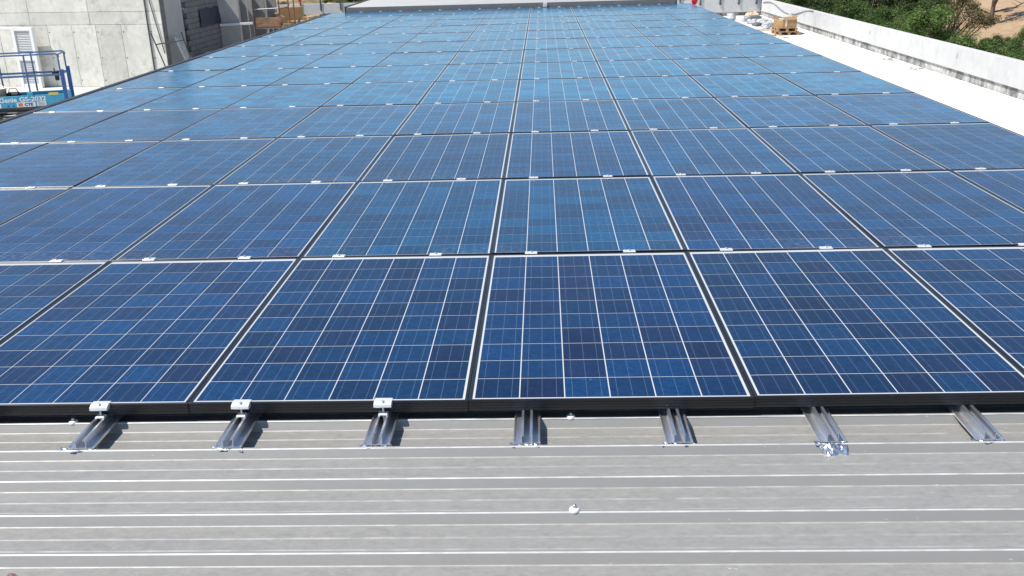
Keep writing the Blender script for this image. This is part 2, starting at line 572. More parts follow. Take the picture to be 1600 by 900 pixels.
# ================================================================== SOLAR PANELS
CP, RP = 0.994, 1.67               # column and row pitch
PW, PL, FH = 0.992, 1.654, 0.042
LIP, LIPX = 0.0080, 0.0112
def frame_mesh():
    """black frame: grooved outer web, top lip, inner return, mitred round the rectangle"""
    prof = [(0, -FH), (0, -.033), (.0012, -.0325), (.0012, -.0305), (0, -.030), (0, -.0225), (.0012, -.022), (.0012, -.020), (0, -.0195), (0, -.0125), (.0012, -.012), (.0012, -.010), (0, -.0095),
            (0, -.0008), (.0008, 0), (LIP - .0006, 0), (LIP, -.0006), (LIP, -.008), (.0025, -.008), (.0025, -FH + .002), (.025, -FH + .002), (.025, -FH)]
    b = MB(); vs = []; n = len(prof)
    for (sx, sy) in ((-1, -1), (1, -1), (1, 1), (-1, 1)):
        for (d, z) in prof:
            vs.append((sx * (PW / 2 - (d * LIPX / LIP if z > -.009 else d)), sy * (PL / 2 - d), z))
    fs = []
    for c in range(4):
        for i in range(n):
            j = (i + 1) % n
            fs.append((c * n + i, ((c + 1) % 4) * n + i, ((c + 1) % 4) * n + j, c * n + j))
    b.add(vs, fs)
    return b.mesh('frame', M['frame'])
frame_me = frame_mesh()
b = MB(); b.box((0, 0, -.0057), (PW - 2 * LIPX + .012, PL - 2 * LIP + .008, .004)); lam_me = b.mesh('laminate', M['lam'])
CW, CGX, CGY = .1545, .0046, .0052
NEARM = .014
cx0 = -(6 * CW + 5 * CGX) / 2 + CW / 2
cy0 = -PL / 2 + LIP + NEARM + CW / 2
CZ = -.0037
def cells_mesh(spots, name):
    vs, fs, uvs = [], [], []
    h = CW / 2; t = .0011
    for (x, y) in spots:
        o = len(vs)
        vs += [(x - h, y - h, 0), (x + h, y - h, 0), (x + h, y + h, 0), (x - h, y + h, 0), (x - h, y - h, t), (x + h, y - h, t), (x + h, y + h, t), (x - h, y + h, t)]
        for q in ((4, 5, 6, 7), (0, 1, 5, 4), (1, 2, 6, 5), (2, 3, 7, 6), (3, 0, 4, 7)):
            fs.append(tuple(i + o for i in q))
        uvs += [(0, 0), (1, 0), (1, 1), (0, 1)] + [(0, 0)] * 16
    me = bpy.data.meshes.new(name); me.from_pydata(vs, [], fs)
    me.materials.append(M['cell'])
    ul = me.uv_layers.new(name='UVMap')
    ul.data.foreach_set('uv', [c for u in uvs for c in u])
    me.update()
    return me
cell_me = cells_mesh([(0, 0)], 'cell')
all_me = cells_mesh([(cx0 + i * (CW + CGX), cy0 + j * (CW + CGY)) for j in range(10) for i in range(6)], 'cells')

ROWN = ['front row', 'second row from the front', 'third row from the front', 'fourth row from the front', 'fifth row from the front', 'sixth row from the front', 'seventh row from the front',
        'eighth row from the front', 'ninth row from the front', 'fourth row from the far end', 'third row from the far end', 'second row from the far end', 'farthest row']
COLN = ['leftmost of nine columns', 'second of nine columns from left', 'third of nine columns from left', 'fourth of nine columns from left', 'fifth of nine columns from left',
        'fourth of nine columns from right', 'third of nine columns from right', 'second of nine columns from right', 'rightmost of nine columns']
prng = random.Random(21)
for r in range(13):
    for ci in range(9):
        c = ci - 5
        dz = prng.uniform(-.0008, .0008)
        t = empty('solar_panel', ((c + .5) * CP, (r + .5) * RP + prng.uniform(-.002, .002), dz))
        t.rotation_euler = (prng.gauss(0, .0011), prng.gauss(0, .0016), prng.gauss(0, .0006))
        tag(t, 'solar panel in the %s, %s' % (ROWN[r], COLN[ci]), 'solar panel', 'solar panels on the metal roof')
        link('frame', frame_me, t)
        link('laminate', lam_me, t)
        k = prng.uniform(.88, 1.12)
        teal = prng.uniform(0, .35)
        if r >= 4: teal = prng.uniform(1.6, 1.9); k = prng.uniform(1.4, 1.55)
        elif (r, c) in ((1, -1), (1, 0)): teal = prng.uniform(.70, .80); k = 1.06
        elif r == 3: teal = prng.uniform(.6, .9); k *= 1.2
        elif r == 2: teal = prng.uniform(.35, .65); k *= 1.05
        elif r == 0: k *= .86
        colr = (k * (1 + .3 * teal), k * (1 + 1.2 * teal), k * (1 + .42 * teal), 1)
        single = (r == 0 and -3 <= c <= 2) or (r == 1 and -4 <= c <= 3) or r == 2
        if single:
            for j in range(10):
                for i in range(6):
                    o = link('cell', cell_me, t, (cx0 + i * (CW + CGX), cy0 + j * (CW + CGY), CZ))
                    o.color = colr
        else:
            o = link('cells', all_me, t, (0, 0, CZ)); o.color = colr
            tag(o, kind='stuff')

# ------------------------------------------------------------------ clamps
b = MB(); b.box((0, 0, .0022), (.062, .034, .0044), bev=.001); clamp_plate = b.mesh('plate', M['clamp'])
b = MB(); b.lathe([(0, .0120), (.0045, .0120), (.0062, .0108), (.0062, .0044)], n=10); clamp_bolt = b.mesh('bolt', M['steel'])
b = MB(); b.box((0, 0, -.017), (.062, .0165, .034)); clamp_web = b.mesh('web', M['clamp'])
CLX = (.205, .710)
def clamp(x, y, label, group):
    t = empty('mid_clamp', (x, y, .0012), random.uniform(-.02, .02))
    tag(t, label, 'clamp', group)
    link('plate', clamp_plate, t); link('web', clamp_web, t); link('bolt', clamp_bolt, t)
SIDE = ('left', 'right')
for r in range(1, 14):
    for ci in range(9):
        for k in (0, 1):
            x = (ci - 5 + CLX[k]) * CP
            if r < 13:
                lab = '%s silver clamp of panel column %s from left, %s row gap from front' % (SIDE[k], ['one', 'two', 'three', 'four', 'five', 'six', 'seven', 'eight', 'nine'][ci], ORD[r - 1])
                clamp(x, r * RP, lab, 'mid clamps between the panel rows')
            else:
                lab = '%s silver clamp of panel column %s from left, on the far edge' % (SIDE[k], ['one', 'two', 'three', 'four', 'five', 'six', 'seven', 'eight', 'nine'][ci])
                clamp(x, r * RP - .002, lab, 'end clamps on the far edge')

# ------------------------------------------------------------------ mounting rails (with their visible cut ends)
RAILX = [-2.315, -1.81, -1.305, -.800, -.298, .206, .712, 1.212, 1.722, 2.22, 2.725]
RAILEND = [-.18, -.18, -.178, -.180, -.172, -.172, -.176, -.182, -.176, -.18, -.18]
def rail_profile():
    h = .0325
    w, t = .045, .0022
    g0, g1 = .0165, .0187          # web
    pr = [(-w, 0), (w, 0), (w, .0075), (w - .002, .0085), (w - .004, .0075), (w - .004, t), (g1, t), (g1, h), (g0 - .006, h), (g0 - .006, h - .006), (g0 - .004, h - .006), (g0 - .004, h - t), (g0, h - t), (g0, t),
          (-g0, t), (-g0, h - t), (-g0 + .004, h - t), (-g0 + .004, h - .006), (-g0 + .006, h - .006), (-g0 + .006, h), (-g1, h), (-g1, t), (-w + .004, t), (-w + .004, .0075), (-w + .002, .0085), (-w, .0075)]
    return pr
RAIL_LAB = {2: 'silver mounting rail end under the leftmost of the three large front clamps', 3: 'silver mounting rail end under the middle of the three large front clamps',
            4: 'silver mounting rail end under the rightmost of the three large front clamps', 5: 'silver mounting rail end without clamp, the one seen straight on near the centre',
            6: 'clampless silver mounting rail end, third from the right edge of the photo', 7: 'silver mounting rail end whose torn foil strip hangs down over the rib',
            8: 'rightmost silver mounting rail end, leaning towards the right edge of the photo'}
def foil(x, y, z, w, d, drop, seed):
    """crumpled strip of foil tape squeezed out under a rail end"""
    rg = random.Random(seed)
    nx_, ny_ = 15, 5
    vs, fs = [], []
    for j in range(ny_):
        for i in range(nx_):
            u = i / (nx_ - 1); v = j / (ny_ - 1)
            px = (u - .5) * w + rg.uniform(-.0035, .0035)
            py = -v * d + rg.uniform(-.003, .003) + (.006 * math.sin(u * 9 + seed) if j == ny_ - 1 else 0)
            pz = rg.uniform(-.0012, .0022) - drop * v * v
            vs.append((px, py, pz))
    for j in range(ny_ - 1):
        for i in range(nx_ - 1):
            fs.append((j * nx_ + i, j * nx_ + i + 1, (j + 1) * nx_ + i + 1, (j + 1) * nx_ + i))
    b = MB(); b.add([(p[0] + x, p[1] + y, p[2] + z) for p in vs], fs)
    n0 = len(vs)
    b.add([(p[0] + x, p[1] + y, p[2] + z - .0016) for p in vs], [q[::-1] for q in fs])
    return b
for i, (x, ye) in enumerate(zip(RAILX, RAILEND)):
    t = empty('mounting_rail', (x, ye, RZ + .003))
    lab = RAIL_LAB.get(i, ('silver mounting rail under the panels, %s beyond the %s photo edge' % (['just', 'farther'][(i in (0, 10))], 'left' if i < 2 else 'right')))
    tag(t, lab, 'mounting rail', 'mounting rails under the panels')
    b = MB(); b.prism(rail_profile(), 'y', 0, 21.9)
    o = b.build('channel', M['alu'], t)
    w = (.125 if i == 2 else .105)
    fb = foil(-.004 if i != 2 else -.012, .012, -.0022, w, .021, .004, 11 + i)
    fb.build('foil_tape', M['foil'], t)
    if i == 7:
        fb = foil(.002, -.008, -.005, .088, .022, .026, 77); fb.build('foil_tape', M['foil'], t)
# end clamps on three of the rails
for i, nm in ((2, 'leftmost'), (3, 'middle'), (4, 'rightmost')):
    x = RAILX[i] + .0
    t = empty('end_clamp', (x, .010, 0), random.uniform(-.03, .03))
    tag(t, 'large silver end clamp biting the front panel edge, %s of three' % nm, 'clamp', 'end clamps on the front edge')
    b = MB()
    b.prism([(.011, .0045), (-.014, .0045), (-.030, -.0015), (-.032, -.010), (-.028, -.0145), (-.010, -.0145), (-.0015, -.004), (-.0015, .001), (.011, .001)], 'x', -.031, .031)
    b.build('jaw', M['clamp'], t)
    b = MB(); b.tube([(0, -.018, -.012), (0, -.018, RZ + .006)], .004, 8); b.build('bolt', M['steel'], t)
    b = MB(); b.lathe([(0, .006), (.0055, .006), (.007, .004), (.007, 0)], (0, -.018, .001), 8); b.build('bolt_head', M['steel'], t)
    b = MB(); b.box((0, -.020, -.0405), (.032, .026, .008), bev=.002); b.build('slot_nut', M['clamp'], t)

# ------------------------------------------------------------------ capped roof screws
def screw(x, y, label):
    t = empty('roof_screw', (x, y, RZ))
    tag(t, label, 'screw', 'capped screws in the metal roof')
    b = MB(); b.lathe([(.0165, -.003), (.0170, .001), (.0145, .006), (.009, .0085), (0, .009)], n=14); b.build('washer', M['cap'], t)
    b = MB(); b.lathe([(.0062, .007), (.0062, .0155), (.0045, .018), (0, .0185)], n=6); b.build('hexagon_head', M['steel'], t)
screw(-1.425, .01 + .011, 'white capped roof screw left of the leftmost rail end')
screw(.358, .01 + .011, 'white capped roof screw under the panel edge right of the central rail')
screw(.352, .01 - 3 * PITCH + .011, 'white capped roof screw standing alone on the bare ribbed roof')
# a scrap of paper at the left bottom
b = MB(); b.add([(-.012, -.008, .001), (.010, -.010, .004), (.013, .007, .002), (.002, .004, .007), (-.010, .010, .003)], [(0, 1, 2, 3), (0, 3, 4)])
b.add([(-.012, -.008, .0), (.010, -.010, .003), (.013, .007, .001), (.002, .004, .006), (-.010, .010, .002)], [(3, 2, 1, 0), (4, 3, 0)])
o = b.build('paper_scrap', simple('brown_paper', (.24, .13, .12), .8), None, (-1.205, -.832, PZ + .003))
tag(o, 'tiny reddish brown scrap lying on the roof at the lower left corner', 'scrap')

# ================================================================== PARAPETS ON THE RIGHT AND AT THE FAR END
PX = 11.30
PT = DZ + .83
pp = empty('side_parapet', (PX, 22, DZ))
tag(pp, 'long white parapet wall with a dark stained foot along the deck on the right', 'parapet wall')
off = Vector((-PX, -22, -DZ))
b = MB(); b.box((PX + .14, 20.4, DZ + .1), (.20, 54.0, .26)); b.build('stained_foot', M['stained'], pp, off)
y = -6.4; k = 0
while y < 47.0:
    L = min(4.45, 47.4 - y)
    b = MB(); b.box((PX + .075, y + L / 2, (PT + DZ + .225) / 2), (.19, L - .008, PT - DZ - .225), bev=.006); b.build('wall_panel', M['parapet'], pp, off)
    y += 4.45
for (yy, zz) in ((23.2, .60), (30.3, .60), (38.9, .62)):
    b = MB(); b.box((PX - .026, yy, DZ + zz), (.012, .07, .13), bev=.003); b.tube([(PX - .032, yy, DZ + zz + .03), (PX - .05, yy, DZ + zz + .03)], .012, 6)
    b.build('fixing_plate', M['steel'], pp, off)
fp = empty('far_parapet', (7, 47.4, DZ))
tag(fp, 'white parapet wall crossing the far right end of the deck with upright posts', 'parapet wall')
off = Vector((-7, -47.4, -DZ))
b = MB(); b.box((7.4, 47.55, DZ + .1), (7.9, .20, .26)); b.build('stained_foot', M['stained'], fp, off)
for xa in (3.45, 7.4):
    b = MB(); b.box((xa + 1.95, 47.40 + .03, (PT + DZ + .2) / 2 - .03), (3.93, .19, PT - DZ - .2), bev=.006); b.build('wall_panel', M['parapet'], fp, off)
for xx in (7.25, 8.27, 9.27, 10.2, 11.08):
    b = MB(); b.box((xx, 47.30, DZ + .86), (.07, .05, .62), bev=.008); b.box((xx, 47.29, DZ + .60), (.10, .04, .12), bev=.006)
    b.build('post', M['darkmetal'], fp, off)
fl = empty('back_parapet', (-9, 47.4, YZ))
tag(fl, 'white parapet wall with dark posts behind the stacked cartons at far left', 'parapet wall')
off = Vector((9, -47.4, -YZ))
b = MB(); b.box((-9.6, 47.55, -2.35), (10.0, .2, 1.3)); b.build('stained_foot', M['stained'], fl, off)
for xa in (-14.2, -9.9, -6.4):
    L = 4.28 if xa < -9 else 3.4
    if xa > -7: L = 1.9
    b = MB(); b.box((xa + L / 2, 47.40, -1.34), (L - .01, .19, .50), bev=.006); b.build('wall_panel', M['parapet'], fl, off)
for xx in (-12.05, -11.02, -10.0):
    b = MB(); b.box((xx, 47.29, -1.12), (.08, .05, .62), bev=.008); b.build('post', M['darkmetal'], fl, off)

# hose hanging over the parapet
pts = []
for i in range(26):
    u = i / 25
    pts.append((PX - .035 - .01 * math.sin(u * 20), 46.6 - u * 9.2, DZ + .56 + .17 * math.sin(u * 7.4 + .5) + .10 * u))
b = MB(); b.tube(pts, .022, 7); o = b.build('hose', M['cable'])
tag(o, 'thin grey hose looping along the inner face of the far right parapet', 'hose')

# ------------------------------------------------------------------ pallet stack with a carton, planks, sacks
def pallet(loc, rz, label):
    t = empty('pallet', loc, rz)
    tag(t, label, 'pallet', 'two stacked pallets on the deck')
    for k in range(5):
        b = MB(); b.box((0, -.52 + k * .26, .133), (.80, .145 if k % 2 == 0 else .10, .022), bev=.003); b.build('deck_board', M['wood'], t)
    for k in range(3):
        b = MB(); b.box((-.35 + k * .35, 0, .111), (.10, 1.2, .020)); b.build('stringer', M['wood'], t)
        b = MB(); b.box((-.35 + k * .35, 0, .011), (.10, 1.2, .022), bev=.003); b.build('bottom_board', M['wood'], t)
        for q in (-.52, 0, .52):
            b = MB(); b.box((-.35 + k * .35, q, .0615), (.10, .14, .077)); b.build('block', M['wood'], t)
    return t
PLX, PLY = 10.06, 36.9
pallet((PLX, PLY, DZ + .003), .05, 'lower wooden pallet of the two under the open carton by the parapet')
pallet((PLX - .03, PLY + .02, DZ + .150), -.04, 'upper wooden pallet directly under the open carton by the parapet')
t = empty('open_carton', (PLX, PLY, DZ + .297), .03)
tag(t, 'big brown cardboard carton with open flaps on the stacked pallets', 'carton')
oc = [(-.36, -.30), (-.26, -.52), (.26, -.52), (.36, -.30), (.36, .50), (-.36, .50)]
def wallring(b, poly, z0, z1, th):
    n = len(poly)
    inn = [(p[0] * (1 - th), p[1] * (1 - th)) for p in poly]
    vs = [(p[0], p[1], z) for z in (z0, z1) for p in poly] + [(p[0], p[1], z) for z in (z0, z1) for p in inn]
    fs = []
    for i in range(n):
        j = (i + 1) % n
        fs += [(i, j, n + j, n + i), (2 * n + j, 2 * n + i, 3 * n + i, 3 * n + j), (n + i, n + j, 3 * n + j, 3 * n + i)]
    fs += [tuple(range(n))[::-1]]
    b.add(vs, fs)
b = MB(); wallring(b, oc, 0, .30, .04); b.build('box_wall', M['card'], t)
b = MB(); b.box((-.02, 0, .27), (.60, .88, .06)); b.build('contents', M['tape'], t)
for (x, y, rx, ry, w, d) in ((0, -.50, .9, 0, .48, .14), (.37, .12, 0, -1.1, .12, .7), (-.37, .12, 0, 1.2, .12, .7)):
    b = MB(); b.box((0, 0, 0), (w, d, .008)); b.build('flap', M['card'], t, (x, y, .35), (rx, ry, 0))
b = MB(); b.box((-.12, -.5215, .165), (.07, .006, .32)); b.build('tape', M['tape'], t)
for q in range(5):
    b = MB(); b.tube([(.05 + .05 * q, -.2 + .1 * q, .29), (.02 + .06 * q, -.24 + .1 * q, .44 + .04 * (q % 3)), (.10 + .06 * q, -.2 + .1 * q, .50 + .03 * (q % 2))], .012, 5)
    b.build('strap', M['tubegrey'] if q % 2 else M['whitep'], t)
def plank(loc, rz, size, label, mat='palewood', ry=0):
    b = MB(); n = 5
    for i in range(n):
        pass
    b.box((0, 0, size[2] / 2), size, bev=.004)
    # sawn end split and knots: a couple of notches
    b.box((size[0] * .31, size[1] * .2, size[2]), (size[0] * .05, size[1] * .1, .004))
    o = b.build('plank', M[mat], None, loc, (0, ry, rz))
    tag(o, label, 'plank', 'timber offcuts lying on the deck')
plank((9.55, 38.4, DZ + .03), -.10, (1.1, .16, .05), 'long pale plank lying on the deck left of the pallets')
plank((9.12, 36.7, DZ + .01), .5, (.45, .12, .05), 'short orange brown offcut nearest the panel edge', 'wood')
plank((9.36, 36.25, DZ + .01), -.7, (.40, .14, .05), 'short brown offcut between the panel edge and the pallets', 'wood')
plank((9.75, 35.4, DZ + .004), .1, (.22, .07, .03), 'tiny wood scrap in front of the pallets', 'wood')

def sack(loc, size, rz, label, mat, seed):
    rg = np.random.default_rng(seed)
    nu, nv = 14, 9
    b = MB(); vs = []
    ph = rg.uniform(0, 6, 6)
    for j in range(nv):
        v = -math.pi / 2 + math.pi * j / (nv - 1)
        for i in range(nu):
            u = 2 * math.pi * i / nu
            cx, sx = math.cos(u), math.sin(u)
            e = .45
            x = math.copysign(abs(cx) ** e, cx) * abs(math.cos(v)) ** .5
            y = math.copysign(abs(sx) ** e, sx) * abs(math.cos(v)) ** .5
            z = math.copysign(abs(math.sin(v)) ** .8, v)
            k = 1 + .16 * math.sin(3 * u + ph[0]) * math.cos(2 * v + ph[1]) + .10 * math.sin(5 * u + ph[2] + 2 * v) + rg.uniform(-.09, .09)
            vs.append((x * size[0] / 2 * k, y * size[1] / 2 * k, size[2] / 2 + z * size[2] / 2 * (k if z > 0 else 1)))
    fs = [(j * nu + i, j * nu + (i + 1) % nu, (j + 1) * nu + (i + 1) % nu, (j + 1) * nu + i) for j in range(nv - 1) for i in range(nu)]
    b.add(vs, fs, False)
    t = empty('sack', loc, rz)
    tag(t, label, 'sack', 'row of sacks along the far right deck')
    b.build('sack_body', mat, t)
    b = MB(); b.box((0, 0, size[2] * .99), (size[0] * .12, size[1] * .8, .02), bev=.004); b.build('seam', M['bagg'], t)
SK = [(10.55, 38.7, .46, .42, .26, 'bag', 'largest white sack, right behind the pallet stack'), (10.20, 38.9, .36, .36, .16, 'bagg', 'dark grey sack touching the largest white sack behind the pallets'),
      (9.85, 39.4, .42, .30, .17, 'bag', 'flat white sack left of the dark grey sack behind the pallets'), (10.60, 40.2, .40, .5, .24, 'bagg', 'grey sack against the parapet foot behind the largest white sack'),
      (10.15, 40.4, .42, .4, .25, 'bag', 'white sack second nearest to the pallet stack in the row'), (9.78, 40.9, .36, .34, .15, 'bagg', 'low grey sack on the open side of the row middle'),
      (10.25, 41.9, .45, .4, .24, 'bag', 'white sack in the middle of the sack row'), (9.80, 42.2, .40, .30, .20, 'bag', 'small white sack on the panel side of the row middle'),
      (10.3, 43.6, .5, .4, .26, 'bagg', 'grey sack beyond the middle of the sack row'), (9.80, 43.7, .42, .4, .22, 'bag', 'white sack third from the far parapet'),
      (9.35, 44.6, .36, .34, .33, 'bag', 'upright white sack near the far parapet'), (8.85, 45.4, .5, .35, .16, 'bag', 'low white sack at the far left of the sack row'),
      (10.5, 45.4, .7, .5, .30, 'palewood', 'tan sack against the far corner of the parapets')]
for i, (x, y, a, b_, c, m, lab) in enumerate(SK):
    sack((x, y, DZ + .002), (a, b_, c), .4 * i, lab, M[m], 40 + i)

# dirt clods at the foot of the parapet
for i, (x, y, s) in enumerate(((11.04, 27.6, .16), (11.05, 25.2, .18))):
    rg = random.Random(i)
    b = MB()
    for q in range(7):
        b.box((rg.uniform(-s, s), rg.uniform(-s, s) * 1.5, .012 + rg.uniform(0, .012)), (rg.uniform(.03, .10), rg.uniform(.05, .16), rg.uniform(.012, .035)), M=Matrix.Rotation(rg.uniform(0, 3), 3, 'Z') @ Matrix.Rotation(rg.uniform(-.3, .3), 3, 'X'))
    o = b.build('debris_patch', M['wallg'], None, (x, y, DZ + .002))
    tag(o, ['small grey debris patch at the parapet foot, farther of the two', 'small grey debris patch at the parapet foot, nearer of the two'][i], 'debris', 'debris patches at the parapet foot')
# red marker at the far right corner of the array
def red_marker(loc, lab):
    t = empty('red_marker', loc)
    tag(t, lab, 'marker', 'red markers')
    b = MB(); b.lathe([(0, .27), (.03, .268), (.062, .24), (.078, .19), (.076, .13), (.05, .08), (.02, .06), (0, .058)], n=14); b.build('bulb', M['red'], t)
    b = MB(); b.tube([(0, 0, -.08), (0, 0, .07)], .012, 8); b.build('stem', M['darkmetal'], t)
    b = MB(); b.tube([(-.05, 0, .255), (-.03, 0, .31), (.03, 0, .31), (.05, 0, .255)], .006, 6); b.build('handle', M['darkmetal'], t)
red_marker((4.12, 22.1, -.12), 'small red plastic marker at the far right corner of the panels')
red_marker((-9.78, 38.0, -.58), 'small red plastic lamp beside the scaffold at far left')

# ================================================================== CONCRETE BUILDING ON THE LEFT
bl = empty('concrete_building', (-15, 32, YZ))
tag(bl, 'unfinished bare concrete building with cast wall panels behind the blue lift', 'building')
CX, CY = -13.03, 31.12                    # its corner nearest the array
ANG = R(12)
ax = Vector((-math.cos(ANG), math.sin(ANG), 0)); an = Vector((-math.sin(ANG), -math.cos(ANG), 0))
off = Vector((15, -32, -YZ))
rzA = -ANG
def wallA(b, s0, s1, z0, z1, d0, d1, bev=0):
    c = Vector((CX, CY, 0)) + ax * ((s0 + s1) / 2) + an * ((d0 + d1) / 2)
    b.box((c.x, c.y, (z0 + z1) / 2), (abs(s1 - s0), abs(d1 - d0), z1 - z0), rz=rzA, bev=bev)
b = MB(); wallA(b, .02, 10.5, YZ, 3.0, -.30, -.02); b.build('core_wall', M['joint'], bl, off)
seams = [0, .55, 1.66, 2.70, 3.69, 4.72, 5.75, 6.8, 7.85, 8.9, 10.5]
tiers = [YZ + .004, -.80, -.36, .75, 2.0, 3.0]
arng = random.Random(5)
for ti in range(5):
    ss = seams if ti == 0 else [0, .55, 2.9, 5.4, 7.9, 10.5]
    for i in range(len(ss) - 1):
        b = MB(); wallA(b, ss[i] + .006, ss[i + 1] - .006, tiers[ti] + .006, tiers[ti + 1] - .006, -.021, .004 + arng.uniform(0, .010), .006)
        b.build('wall_panel', M['wallc'], bl, off)
b = MB()
for s in seams[1:6]:
    for z in (-1.05, -1.95, -2.75):
        c = Vector((CX, CY, z)) + ax * (s - .07) + an * .0135
        q = Vector((CX, CY, z)) + ax * (s - .07) + an * .018
        b.tube([c, q], .022, 8)
o = b.build('tie_holes', M['black'], bl, off); tag(o, kind='stuff')
# pipe and slanting rod on the wall
b = MB(); p0 = Vector((CX, CY, 0)) + ax * .55 + an * .045
b.tube([(p0.x, p0.y, 3.0), (p0.x, p0.y, YZ)], .026, 8); b.build('drain_pipe', M['darkmetal'], bl, off)
b = MB(); p0 = Vector((CX, CY, 0)) + ax * .42 + an * .05; p1 = Vector((CX, CY, 0)) + ax * .03 + an * .05
b.tube([(p0.x, p0.y, .4), (p1.x, p1.y, -1.8)], .018, 6); b.build('slanting_rod', M['darkmetal'], bl, off)
# shaded return wall, then toothed blockwork
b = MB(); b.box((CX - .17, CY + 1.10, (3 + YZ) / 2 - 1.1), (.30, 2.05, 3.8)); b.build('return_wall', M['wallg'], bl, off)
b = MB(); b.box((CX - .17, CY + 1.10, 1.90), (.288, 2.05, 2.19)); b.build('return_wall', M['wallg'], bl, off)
YB = CY + 2.32
bm_full = MB(); bm_full.box((0, 0, 0), (.20, .392, .190), bev=.006); blk = bm_full.mesh('block', M['block'])
bh = MB(); bh.box((0, 0, 0), (.20, .192, .190), bev=.006); blkh = bh.mesh('block', M['block'])
zz = YZ + .10; row = 0
while zz < .15:
    y = YB + (0 if row % 2 == 0 else .2)
    while y < 39.0:
        o = link('block', blk, bl, Vector((CX - .10, y + .2, zz)) + off)
        y += .4
    zz += .2; row += 1
b = MB(); b.box((CX - .18, YB + 3.5, (YZ + .14) / 2), (.12, 6.0, 3.14 - .02)); b.build('mortar_backing', M['joint'], bl, off)
b = MB(); b.box((CX - .6, 36, -1.5), (.5, 9.4, 3.0)); b.build('inner_wall', M['joint'], bl, off)
for i, yf in enumerate((37.45, 39.4, 41.3, 43.2)):
    b = MB(); b.box((CX + .36, yf, -.9), (.92, .22, 4.2), bev=.01); b.build('buttress', M['wallg'], bl, off)
b = MB(); b.box((CX - .35, 42.0, -1.3), (.4, 6.0, 3.4)); b.build('rear_wall', M['block'], bl, off)
b = MB(); b.box((CX - 4.2, 38.6, .28), (7.8, 10.0, .25)); b.build('roof_slab', M['wallg'], bl, off)
# tarpaulin on the blockwork
rg = np.random.default_rng(3)
vs = []; fs = []
for j in range(9):
    for i in range(17):
        vs.append((CX + .03 + .03 * math.sin(i * 1.1 + j * .4) + rg.uniform(0, .012), 34.9 + i * .15, -.55 - j * .085 - .012 * math.sin(i * .8)))
for j in range(8):
    for i in range(16):
        fs.append((j * 17 + i, j * 17 + i + 1, (j + 1) * 17 + i + 1, (j + 1) * 17 + i))
n0 = len(vs); vs += [(p[0] - .008, p[1], p[2]) for p in vs]; fs += [tuple(k + n0 for k in q[::-1]) for q in fs]
b = MB(); b.add(vs, fs, True); o = b.build('tarpaulin', M['bluetarp'])
tag(o, 'dark blue tarpaulin strip hung on the shaded block wall', 'tarpaulin')
b = MB(); b.box((0, 0, 0), (1.36, .10, .09), bev=.004); b.box((-.66, 0, 0), (.03, .11, .10)); o = b.build('beam', M['whitep'], None, (-12.3, 37.15, -1.28), (0, -.03, 0))
tag(o, 'white horizontal beam jutting from the scaffold into the shaded bay', 'beam')
# loose blocks near the array edge
for i, (x, y, z, lab) in enumerate(((-12.55, 34.4, -2.18, 'grey concrete block beside the toothed wall corner, topmost of its pile'), (-12.55, 34.4, -2.38, 'grey concrete block beside the toothed wall corner, second in its pile'),
                          (-12.0, 35.3, -2.18, 'grey concrete block on the right hand pile below the shaded wall'), (-11.75, 35.35, -2.18, 'grey concrete block right end of the pile below shaded wall'),
                          (-12.0, 35.3, -2.38, 'grey concrete block lower left in the right hand pile'), (-11.75, 35.35, -2.38, 'grey concrete block lower right in the right hand pile'))):
    b = MB(); b.box((0, 0, 0), (.40 if i < 2 else .245, .20, .19), bev=.006)
    b.box((0, 0, .0955), (.12, .09, .004))
    o = b.build('loose_block', M['wallg'], None, (x, y, z)); tag(o, lab, 'block', 'loose concrete blocks')
for (x, y) in ((-12.55, 34.4), (-11.87, 35.3)):
    b = MB()
    for q in range(4):
        for dx in (-.13, .13):
            b.box((dx, 0, .10 + q * .13 - .04), (.25, .22, .12), bev=.005)
    o = b.build('block_pile', M['block'], None, (x, y, YZ + .0))
    tag(o, 'low pile of concrete blocks below the %s' % ('toothed wall corner' if y < 35 else 'shaded block wall'), 'block pile', 'low block piles')

# trestle and bundle of planks leaning at the corner
t = empty('trestle', (-12.9, 30.9, YZ))
tag(t, 'thin dark metal trestle leaning by the building corner', 'trestle')
for (a, c) in (((-.42, -.2, 1.95), (.02, -.25, .55)), ((.40, .5, 1.9), (.75, .45, .4))):
    b = MB(); b.tube([a, c], .024, 8); d = Vector(c) - Vector(a); e = Vector(c) + d * (.55 / abs(d.z)); b.tube([c, e], .024, 8); b.build('leg', M['darkmetal'], t)
b = MB(); b.tube([(-.30, -.22, 1.55), (.48, .48, 1.62)], .022, 8); b.build('crossbar', M['darkmetal'], t)
t = empty('plank_bundle', (-12.5, 31.9, YZ))
tag(t, 'bundle of grey narrow planks leaning on the shaded return wall', 'planks')
for k in range(5):
    a = Vector((-.28, -.42 + k * .14, 1.72 - .03 * k)); c = Vector((.30, -.40 + k * .17, 0.02))
    d = c - a
    b = MB(); b.box((a + c) / 2, (.10, .035, d.length), M=d.to_track_quat('Z', 'Y').to_matrix(), bev=.004); b.build('plank', M['tubegrey'], t)

